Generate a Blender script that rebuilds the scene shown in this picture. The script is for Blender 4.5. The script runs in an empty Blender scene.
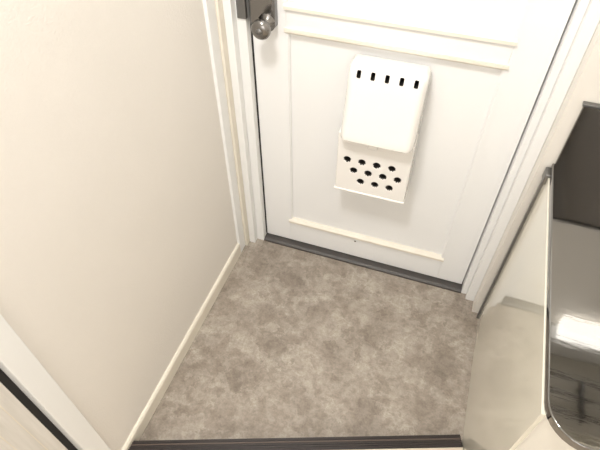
import bpy, bmesh, math
from mathutils import Matrix, Vector
sc=bpy.context.scene
sc.view_settings.view_transform='Standard'
sc.view_settings.look='None'

# ---------------- materials ----------------
def srgb(r,g,b):
    f=lambda c:(c/255/12.92) if c/255<=0.04045 else ((c/255+0.055)/1.055)**2.4
    return (f(r),f(g),f(b),1)
def mat(name,col,rough=.5,metal=0,bump=0,bscale=60,var=0,vscale=4,coat=0,spec=.5,stretch=(1,1,1)):
    m=bpy.data.materials.new(name);m.use_nodes=True
    nt=m.node_tree;N=nt.nodes;Lk=nt.links;b=N['Principled BSDF']
    b.inputs['Base Color'].default_value=col
    b.inputs['Roughness'].default_value=rough
    b.inputs['Metallic'].default_value=metal
    b.inputs['Coat Weight'].default_value=coat
    b.inputs['Coat Roughness'].default_value=.04
    b.inputs['Specular IOR Level'].default_value=spec
    tc=N.new('ShaderNodeTexCoord');mp=N.new('ShaderNodeMapping')
    mp.inputs['Scale'].default_value=stretch
    Lk.new(tc.outputs['Object'],mp.inputs['Vector'])
    if var:
        n=N.new('ShaderNodeTexNoise');n.inputs['Scale'].default_value=vscale;n.inputs['Detail'].default_value=4
        Lk.new(mp.outputs['Vector'],n.inputs['Vector'])
        r=N.new('ShaderNodeValToRGB')
        r.color_ramp.elements[0].position=.3;r.color_ramp.elements[1].position=.7
        r.color_ramp.elements[0].color=(col[0]*(1-var),col[1]*(1-var),col[2]*(1-var*1.2),1)
        r.color_ramp.elements[1].color=(min(1,col[0]*(1+var*.4)),min(1,col[1]*(1+var*.4)),min(1,col[2]*(1+var*.4)),1)
        Lk.new(n.outputs['Fac'],r.inputs['Fac']);Lk.new(r.outputs['Color'],b.inputs['Base Color'])
    if bump:
        n=N.new('ShaderNodeTexNoise');n.inputs['Scale'].default_value=bscale;n.inputs['Detail'].default_value=5
        Lk.new(mp.outputs['Vector'],n.inputs['Vector'])
        bp=N.new('ShaderNodeBump');bp.inputs['Strength'].default_value=bump;bp.inputs['Distance'].default_value=.002
        Lk.new(n.outputs['Fac'],bp.inputs['Height']);Lk.new(bp.outputs['Normal'],b.inputs['Normal'])
    return m
def floor_mat():
    m=bpy.data.materials.new('vinyl_stone');m.use_nodes=True
    nt=m.node_tree;N=nt.nodes;Lk=nt.links;b=N['Principled BSDF']
    tc=N.new('ShaderNodeTexCoord')
    def noise(s,d,ro=.6,dist=0):
        n=N.new('ShaderNodeTexNoise');n.inputs['Scale'].default_value=s;n.inputs['Detail'].default_value=d
        n.inputs['Roughness'].default_value=ro;n.inputs['Distortion'].default_value=dist
        Lk.new(tc.outputs['Object'],n.inputs['Vector']);return n
    def ramp(src,stops):
        r=N.new('ShaderNodeValToRGB');e=r.color_ramp.elements
        e[0].position=stops[0][0];e[0].color=stops[0][1];e[1].position=stops[-1][0];e[1].color=stops[-1][1]
        for p,c in stops[1:-1]:
            k=e.new(p);k.color=c
        Lk.new(src,r.inputs['Fac']);return r
    def mix(fac,a,c,blend='MIX'):
        x=N.new('ShaderNodeMix');x.data_type='RGBA';x.blend_type=blend
        if isinstance(fac,float):x.inputs[0].default_value=fac
        else:Lk.new(fac,x.inputs[0])
        for i,s in((6,a),(7,c)):
            if isinstance(s,tuple):x.inputs[i].default_value=s
            else:Lk.new(s,x.inputs[i])
        return x.outputs[2]
    nd=noise(26,6,.65)
    mx=N.new('ShaderNodeMix');mx.data_type='VECTOR';mx.inputs[0].default_value=.09
    Lk.new(tc.outputs['Object'],mx.inputs[4]);Lk.new(nd.outputs['Color'],mx.inputs[5])
    v=N.new('ShaderNodeTexVoronoi');v.inputs['Scale'].default_value=24;Lk.new(mx.outputs[1],v.inputs['Vector'])
    sep=N.new('ShaderNodeSeparateColor');Lk.new(v.outputs['Color'],sep.inputs[0])
    c1=ramp(sep.outputs[0],[(0,srgb(138,128,116)),(.5,srgb(161,150,138)),(1,srgb(182,173,161))])
    n1=noise(9,9,.72,.5)
    c2=ramp(n1.outputs['Fac'],[(.36,srgb(134,123,112)),(.5,srgb(162,151,138)),(.63,srgb(188,179,167))])
    base=mix(.55,c1.outputs['Color'],c2.outputs['Color'])
    ve=N.new('ShaderNodeTexVoronoi');ve.feature='DISTANCE_TO_EDGE';ve.inputs['Scale'].default_value=24;Lk.new(mx.outputs[1],ve.inputs['Vector'])
    re=ramp(ve.outputs['Distance'],[(0,(.42,.42,.42,1)),(.09,(0,0,0,1))])
    n3=noise(9,3);r3=ramp(n3.outputs['Fac'],[(.45,(0,0,0,1)),(.6,(1,1,1,1))])
    mu=N.new('ShaderNodeMath');mu.operation='MULTIPLY';Lk.new(re.outputs['Color'],mu.inputs[0]);Lk.new(r3.outputs['Color'],mu.inputs[1])
    base=mix(mu.outputs[0],base,srgb(206,197,184))
    n5=noise(45,6,.7);r5=ramp(n5.outputs['Fac'],[(.36,(.76,.75,.74,1)),(.58,(1.0,1.0,1.0,1))])
    base=mix(1.0,base,r5.outputs['Color'],'MULTIPLY')
    n4=noise(160,4);r4=ramp(n4.outputs['Fac'],[(.32,(.84,.84,.84,1)),(.62,(1,1,1,1))])
    base=mix(1.0,base,r4.outputs['Color'],'MULTIPLY')
    Lk.new(base,b.inputs['Base Color'])
    b.inputs['Roughness'].default_value=.33;b.inputs['Specular IOR Level'].default_value=.45
    bp=N.new('ShaderNodeBump');bp.inputs['Strength'].default_value=.12;bp.inputs['Distance'].default_value=.002
    Lk.new(n4.outputs['Fac'],bp.inputs['Height']);Lk.new(bp.outputs['Normal'],b.inputs['Normal'])
    return m
M_wall=mat('wallpaper_offwhite',srgb(231,226,219),.75,bump=.35,bscale=220,var=.02,vscale=3)
M_white=mat('white_paint',srgb(238,238,236),.36,bump=.05,bscale=40)
M_door=mat('door_paint',srgb(239,239,238),.30,bump=.05,bscale=30)
M_cream=mat('cream_paint',srgb(231,224,210),.45,var=.05,vscale=12)
M_mould=mat('moulding_aged_shade',srgb(235,228,215),.40,var=.04,vscale=20)  # cream for peeled paint, with the rail's underside shadow put into the colour
M_floor=floor_mat()
M_thr=mat('threshold_dark',srgb(72,68,66),.5,var=.1,vscale=30)
M_brown=mat('dark_brown_rubber',srgb(38,29,26),.42,var=.15,vscale=40)
M_ridge=mat('ridge_brown',srgb(84,70,62),.4)
M_black=mat('black_gap_shade',srgb(18,16,16),.7)  # flat black, painted shade for the gaps around both doors
M_steel=mat('stainless',(.27,.265,.255,1),.045,1,bump=.05,bscale=14,stretch=(1,6,1))
M_steel2=mat('splash_stainless',(.23,.22,.21,1),.07,1,bump=.06,bscale=30)
M_chrome=mat('brushed_nickel',(.26,.25,.24,1),.22,1)
M_alu=mat('aluminium',(.24,.24,.24,1),.35,1)
M_gloss=mat('glossy_cream_laminate',srgb(230,226,210),.05,coat=1)
M_side=mat('cabinet_side_white',srgb(234,230,220),.3)
M_box=mat('mailbox_enamel',srgb(240,237,232),.2,coat=.4)
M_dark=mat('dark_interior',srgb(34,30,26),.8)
M_tile=mat('kitchen_wall_panel',srgb(228,223,214),.35)
M_ceil=mat('ceiling_paper',srgb(236,235,233),.8,bump=.2,bscale=150)
M_wood=mat('pale_wood',srgb(222,218,212),.4,var=.12,vscale=6,stretch=(14,14,1))
M_woodf=mat('pale_floorboards',srgb(205,192,175),.4,var=.15,vscale=5,stretch=(1,12,1))

# ---------------- helpers ----------------
def empty(name):
    o=bpy.data.objects.new(name,None);sc.collection.objects.link(o);return o
def addmesh(name,verts,faces,m,parent=None,smooth=False):
    me=bpy.data.meshes.new(name);me.from_pydata(verts,[],faces);me.update()
    bm=bmesh.new();bm.from_mesh(me);bmesh.ops.recalc_face_normals(bm,faces=bm.faces);bm.to_mesh(me);bm.free()
    o=bpy.data.objects.new(name,me);sc.collection.objects.link(o)
    me.materials.append(m)
    if smooth:
        for p in me.polygons:p.use_smooth=True
    if parent:o.parent=parent
    return o
def bevel(o,w,seg=2):
    b=o.modifiers.new('bev','BEVEL');b.width=w;b.segments=seg;b.limit_method='ANGLE';b.angle_limit=math.radians(35)
    for p in o.data.polygons:p.use_smooth=True
    wn=o.modifiers.new('wn','WEIGHTED_NORMAL');wn.keep_sharp=True
    return o
def box(name,x0,x1,y0,y1,z0,z1,m,parent=None,bev=0,seg=2):
    v=[(x,y,z) for x in(x0,x1) for y in(y0,y1) for z in(z0,z1)]
    f=[(0,1,3,2),(4,6,7,5),(0,4,5,1),(2,3,7,6),(0,2,6,4),(1,5,7,3)]
    o=addmesh(name,v,f,m,parent)
    if bev:bevel(o,bev,seg)
    return o
def prism(name,poly,axis,a0,a1,m,parent=None,bev=0):
    def P(u,v,a):
        return {0:(a,u,v),1:(u,a,v),2:(u,v,a)}[axis]
    n=len(poly)
    vs=[P(u,v,a0) for u,v in poly]+[P(u,v,a1) for u,v in poly]
    fs=[tuple(range(n)),tuple(range(n,2*n))]+[(i,(i+1)%n,n+(i+1)%n,n+i) for i in range(n)]
    o=addmesh(name,vs,fs,m,parent)
    if bev:bevel(o,bev)
    return o
def lathe(name,prof,origin,direction,m,parent=None,seg=40):
    d=Vector(direction).normalized();q=d.to_track_quat('Z','Y')
    vs=[];fs=[]
    for r,h in prof:
        for i in range(seg):
            a=2*math.pi*i/seg
            vs.append(tuple(Vector(origin)+q@Vector((r*math.cos(a),r*math.sin(a),h))))
    for j in range(len(prof)-1):
        for i in range(seg):
            fs.append((j*seg+i,j*seg+(i+1)%seg,(j+1)*seg+(i+1)%seg,(j+1)*seg+i))
    fs.append(tuple(range(seg)));fs.append(tuple(range((len(prof)-1)*seg,len(prof)*seg)))
    return addmesh(name,vs,fs,m,parent,smooth=True)

W=-.621; D=1.186; CH=2.35
# ---------------- room shell ----------------
box('floor',W-.08,.30,.2,1.30,-.05,0,M_floor)
A=(-.632,.316);B=(.255,.643)
dx,dy=B[0]-A[0],B[1]-A[1];ln=math.hypot(dx,dy);nx,ny=dy/ln,-dx/ln
def off(p,t):return (p[0]+nx*t,p[1]+ny*t)
A3=off(A,.036);B3=off(B,.036)
prism('floor_interior',[A3,B3,(.268,B3[1]-.01),(.268,.42),(.90,.42),(.90,-1.6),(-1.2,-1.6),(-1.2,A3[1])],2,0.001,.036,M_woodf)
st=empty('step_nosing')
prism('base',[A,B,B3,A3],2,0.001,.034,M_brown,st)
for i in range(5):
    t0=.004+i*.0062
    prism('ridge_%d'%(i+1),[off(A,t0),off(B,t0),off(B,t0+.0036),off(A,t0+.0036)],2,.034,.0362,M_brown if i!=1 else M_ridge,st)
box('wall_left',W-.08,W,.262,1.072,0,CH,M_wall)
b=prism('baseboard_left',[(W,0),(W+.010,0),(W+.010,.050),(W+.006,.056),(W,.056)],1,.262,1.07,M_cream)
cs=empty('trim_inner_doorway')
box('casing',W-.08,W+.012,.214,.262,0.036,CH,M_white,cs,.002)
box('gap_shade',W-.07,W-.012,.196,.214,.036,CH,M_black,cs)  # black bar painting the dark gap between casing and slab
idr=empty('door_2')
box('slab',W-.045,W-.006,-.6,.198,.04,2.0,M_wood,idr,.002)
for i in range(7):
    y=.17-i*.035
    box('groove_%d'%(i+1),W-.0065,W-.0052,y-.001,y+.001,.05,1.99,M_cream,idr)
box('lever_plate',W-.006,W+.002,-.56,-.52,.98,1.12,M_alu,idr,.002)
box('wall_left_rear',W-.08,W,-1.6,-.6,.036,CH,M_wall)
box('wall_left_over_door',W-.08,W,-.6,.214,2.0,CH,M_wall)
fl=empty('door_frame')
box('corner_post',W-.08,W+.010,1.070,1.112,0,CH,M_white,fl,.002)
box('cover_strip',W-.08,-.603,1.112,1.30,0,CH,M_cream,fl,.002)
box('jamb_outer_l',-.603,-.580,1.135,1.30,0,CH,M_white,fl,.002)
box('jamb_inner_l',-.580,-.552,1.158,1.30,0,1.90,M_white,fl,.002)
box('jamb_inner_r',.200,.218,1.160,1.30,0,1.90,M_white,fl,.002)
box('jamb_outer_r',.218,.246,1.138,1.30,0,CH,M_white,fl,.002)
box('head',-.580,.218,1.135,1.30,1.87,1.93,M_white,fl,.002)
box('wall_front_over_door',-.60,.246,1.15,1.30,1.93,CH,M_wall)
box('wall_partition',.246,1.00,1.094,1.32,0,CH,M_tile)
box('wall_right',.90,.98,-1.6,1.094,0,CH,M_wall)
box('ceiling',-.75,1.0,-1.6,1.32,CH,CH+.05,M_ceil)
box('wall_rear',-.75,1.0,-1.68,-1.6,0,CH,M_wall)
th=empty('door_threshold')
prism('sill',[(1.158,0),(1.158,.007),(1.166,.012),(1.23,.014),(1.23,0)],0,-.552,.200,M_thr,th)

# ---------------- entrance door ----------------
dr=empty('door_1')
x0,x1=-.549,.196; px0,px1=-.452,.107
def leaf(n,a,b_,c,d_):box(n,a,b_,D,D+.035,c,d_,M_door,dr,.0015)
leaf('stile_l',x0,px0,.016,1.86);leaf('stile_r',px1,x1,.016,1.86)
leaf('rail_bottom',px0,px1,.016,.122);leaf('rail_middle',px0,px1,.862,.918);leaf('rail_top',px0,px1,1.76,1.86)
box('panel_lower',px0,px1,D+.010,D+.030,.12,.865,M_door,dr)
box('panel_upper',px0,px1,D+.010,D+.030,.915,1.77,M_door,dr)
def frame_mould(tag,a,b_,c,d_):
    w=.012;p=.007
    prism('mould_bot_'+tag,[(D+.012,c),(D-p,c-.004),(D-p,c+.004),(D+.002,c+w),(D+.012,c+w)],0,a-.004,b_+.004,M_mould,dr)
    prism('mould_top_'+tag,[(D+.012,d_),(D-p,d_+.004),(D-p,d_-.004),(D+.002,d_-w),(D+.012,d_-w)],0,a-.004,b_+.004,M_mould,dr)
    prism('mould_l_'+tag,[(a,D+.012),(a-.004,D-p*.2),(a+.004,D-p*.2),(a+w*.7,D+.004),(a+w*.7,D+.012)],2,c,d_,M_door,dr)
    prism('mould_r_'+tag,[(b_,D+.012),(b_+.004,D-p*.2),(b_-.004,D-p*.2),(b_-w*.7,D+.004),(b_-w*.7,D+.012)],2,c,d_,M_door,dr)
frame_mould('lower',px0,px1,.122,.860);frame_mould('upper',px0,px1,.920,1.76)
box('edge_gasket_shadow',x0-.003,x0,D-.004,D+.03,.02,1.86,M_black,dr)  # black strip standing in for the shadow line along the door gasket
lathe('screw_cap',[(.0035,0),(.003,.0012)],(-.203,D-.0005,.10),(0,-1,0),M_ridge,dr,16)
box('lock_case',-.546,-.474,D-.020,D+.002,.868,1.02,M_alu,dr,.004,3)
box('lock_faceplate',-.540,-.480,D-.0215,D-.019,.874,1.01,M_chrome,dr,.001)
box('strike',-.575,-.5495,D-.032,D-.020,.885,1.0,M_alu,dr,.002)
lathe('knob',[(.024,0),(.024,.004),(.013,.007),(.011,.022),(.014,.026),(.022,.030),(.0255,.037),(.0255,.046),(.021,.052),(.010,.055)],(-.496,D-.021,.882),(0,-1,0),M_chrome,dr)
lathe('knob_cylinder',[(.009,0),(.008,.002)],(-.496,D-.076,.882),(0,-1,0),M_alu,dr,24)
lathe('thumbturn_rose',[(.016,0),(.015,.006)],(-.512,D-.021,.975),(0,-1,0),M_chrome,dr)

# ---------------- mail receiver box ----------------
mb=empty('door_mailbox')
def ring(cx,w,d,r,z,yb=D):
    pts=[(cx-w,yb,z)]
    r=min(r,d*.95,w*.9)
    for i in range(9):
        a=math.pi+ i/8*math.pi/2
        pts.append((cx-w+r+r*math.cos(a),yb-d+r+r*math.sin(a),z))
    for i in range(9):
        a=1.5*math.pi+i/8*math.pi/2
        pts.append((cx+w-r+r*math.cos(a),yb-d+r+r*math.sin(a),z))
    pts.append((cx+w,yb,z));return pts
def loft(name,rings,m,parent):
    n=len(rings[0]);vs=[p for r in rings for p in r];fs=[]
    for j in range(len(rings)-1):
        for i in range(n):
            fs.append((j*n+i,j*n+(i+1)%n,(j+1)*n+(i+1)%n,(j+1)*n+i))
    fs.append(tuple(range(n)));fs.append(tuple(range((len(rings)-1)*n,len(rings)*n)))
    return addmesh(name,vs,fs,m,parent)
lv=[(.8270,.086,.030),(.8265,.091,.040),(.824,.096,.048),(.818,.0995,.055),(.810,.101,.0595),(.798,.1015,.063),(.78,.1015,.067),(.75,.1015,.073),(.71,.1015,.081),(.67,.1015,.089),(.645,.1015,.095),(.632,.1015,.0985),(.622,.101,.0985),(.617,.099,.094)]
rings=[ring(-.164-(.827-z)*.005,w,d,.022,z,D-.0008) for z,w,d in lv]
cover=loft('cover',rings,M_box,mb)
lower=box('tray',-.276,-.060,D-.068,D-.0005,.408,.622,M_box,mb)
def cut(target,cutters):
    bm=bmesh.new()
    for (xa,xb,ya,yb,za,zb,n) in cutters:
        cx,cz=(xa+xb)/2,(za+zb)/2;rx,rz=(xb-xa)/2,(zb-za)/2
        pts=[]
        k=24
        for i in range(k):
            a=2*math.pi*i/k;c,s=math.cos(a),math.sin(a)
            pts.append((cx+rx*math.copysign(abs(c)**(2/n),c),cz+rz*math.copysign(abs(s)**(2/n),s)))
        a=[bm.verts.new((x,ya,z)) for x,z in pts]
        b2=[bm.verts.new((x,yb,z)) for x,z in pts]
        bm.faces.new(a);bm.faces.new(b2)
        for i in range(k):bm.faces.new((a[i],a[(i+1)%k],b2[(i+1)%k],b2[i]))
    bmesh.ops.recalc_face_normals(bm,faces=bm.faces)
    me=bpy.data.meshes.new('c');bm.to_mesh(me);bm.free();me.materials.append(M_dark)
    c=bpy.data.objects.new('cutter',me);sc.collection.objects.link(c)
    md=target.modifiers.new('b','BOOLEAN');md.operation='DIFFERENCE';md.object=c;md.solver='EXACT'
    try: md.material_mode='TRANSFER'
    except Exception: pass
    dg=bpy.context.evaluated_depsgraph_get();dg.update()
    nm=bpy.data.meshes.new_from_object(target.evaluated_get(dg))
    target.modifiers.clear();target.data=nm
    bpy.data.objects.remove(c)
slots=[]
for i in range(5):
    cx=-.162+(i-2)*.0365
    slots.append((cx-.0055,cx+.0055,D-.2,D-.030,.797,.816,5))
cut(cover,slots)
holes=[]
hx=(-.244,-.200,-.156,-.112)
R_=.0095;Z_=.0088
for x in hx: holes.append((x-R_,x+R_,D-.2,D-.03,.530-Z_,.530+Z_,2))
for x in hx: holes.append((x+.022-R_,x+.022+R_,D-.2,D-.03,.493-Z_,.493+Z_,2))
for x in hx[1:]: holes.append((x-R_+.002,x+R_+.002,D-.2,D-.03,.455-Z_,.455+Z_,2))
cut(lower,holes)
for o,w in((cover,None),(lower,.006)):
    for p in o.data.polygons:p.use_smooth=True
    if w:
        b_=o.modifiers.new('bev','BEVEL');b_.width=.004;b_.segments=3;b_.limit_method='ANGLE';b_.angle_limit=math.radians(60)
        o.modifiers.new('wn','WEIGHTED_NORMAL')
    else:
        o.data.set_sharp_from_angle(angle=math.radians(40))
box('tray_lip',-.278,-.058,D-.071,D-.002,.404,.411,M_box,mb,.002)
box('latch_tab',-.187,-.160,D-.076,D-.066,.588,.602,M_box,mb,.002)
box('latch_slot',-.184,-.163,D-.0692,D-.0675,.602,.614,M_dark,mb)

# ---------------- kitchen unit on the right ----------------
K=empty('kitchen_cabinet')
kx=.273;ky0,ky1=.445,1.078;kz=.664
box('carcass',kx+.002,.88,ky0+.004,ky1,.001,kz,M_side,K)
box('front_panel',kx-.004,kx+.004,ky0,ky1-.006,.0012,kz,M_gloss,K,.001)
box('edge_strip',kx-.010,kx-.002,ky1-.006,ky1+.004,.001,kz+.006,M_alu,K,.001)
box('corner_bracket',kx-.012,kx,ky1-.022,ky1+.012,.640,.672,M_alu,K,.003)
cr=.065;ye=ky0-.045
poly=[(kx-.002,ky1+.012)]
for i in range(9):
    a=math.pi+i/8*math.pi/2
    poly.append((kx-.002+cr+cr*math.cos(a),ye+cr+cr*math.sin(a)))
poly+=[(.89,ye),(.89,ky1+.012)]
T=prism('worktop',poly,2,.665,.686,M_steel,K,.003)
box('worktop_upstand',kx+.004,.89,ky1+.006,ky1+.014,.684,.858,M_steel2,K,.0015)
box('upstand_rim',kx+.000,.89,ky1+.002,ky1+.015,.854,.862,M_alu,K,.002)
wc=empty('wall_cabinet')
box('carcass',.33,.89,.80,1.092,1.42,2.0,M_side,wc,.002)
box('door_l',.335,.61,.782,.80,1.43,1.99,M_gloss,wc,.002)
box('door_r',.615,.885,.782,.80,1.43,1.99,M_gloss,wc,.002)
for k,yy in enumerate((.84,.90,.96)):
    lathe('rail_%d'%(k+1),[(.005,0),(.005,.5)],(.36,yy,1.395),(1,0,0),M_chrome,wc,12)
for k,xx in enumerate((.37,.61,.85)):
    box('rail_hanger_%d'%(k+1),xx-.004,xx+.004,.835,.965,1.392,1.42,M_alu,wc)
M_em=bpy.data.materials.new('lamp_tube');M_em.use_nodes=True
bb=M_em.node_tree.nodes['Principled BSDF'];bb.inputs['Emission Color'].default_value=(1,.97,.92,1);bb.inputs['Emission Strength'].default_value=3.5
box('lamp_bracket',.44,.74,1.05,1.09,1.33,1.42,M_white,wc,.004)
box('lamp_housing',.44,.74,1.03,1.09,1.31,1.335,M_white,wc,.004)
box('lamp_diffuser',.50,.68,1.035,1.088,1.25,1.31,M_em,wc,.006)

# ---------------- lights ----------------
def area(name,loc,rot,sx,sy,e,col):
    l=bpy.data.lights.new(name,'AREA');l.shape='RECTANGLE';l.size=sx;l.size_y=sy;l.energy=e;l.color=col
    o=bpy.data.objects.new(name,l);o.location=loc;o.rotation_euler=rot;sc.collection.objects.link(o);return o
area('ceiling_light',(-.38,.25,CH-.02),(0,0,0),.25,.25,26,(1,.978,.95))
area('rear_fill',(.1,-1.5,1.5),(math.radians(80),0,0),1.2,1.2,14,(1,.997,.99))  # added unseen area lamp, soft fill from behind the camera; no window built
w=bpy.data.worlds.new('w');sc.world=w;w.use_nodes=True
w.node_tree.nodes['Background'].inputs[0].default_value=(1,.98,.95,1);w.node_tree.nodes['Background'].inputs[1].default_value=.6

# ---------------- camera ----------------
R=[[0.94446,0.32863,-0.00115],[0.24303,-0.70081,-0.67068],[-0.22121,0.63315,-0.74175]]
r=Vector(R[0]);u=-Vector(R[1]);r.normalize();u=(u-r*u.dot(r)).normalized();bk=r.cross(u)
cd=bpy.data.cameras.new('camera');cd.sensor_width=36;cd.lens=36*506.69/600;cd.clip_start=.02
co=bpy.data.objects.new('camera',cd);sc.collection.objects.link(co)
m=Matrix((( r.x,u.x,bk.x,0),(r.y,u.y,bk.y,0),(r.z,u.z,bk.z,1.5),(0,0,0,1)))
co.matrix_world=m;sc.camera=co
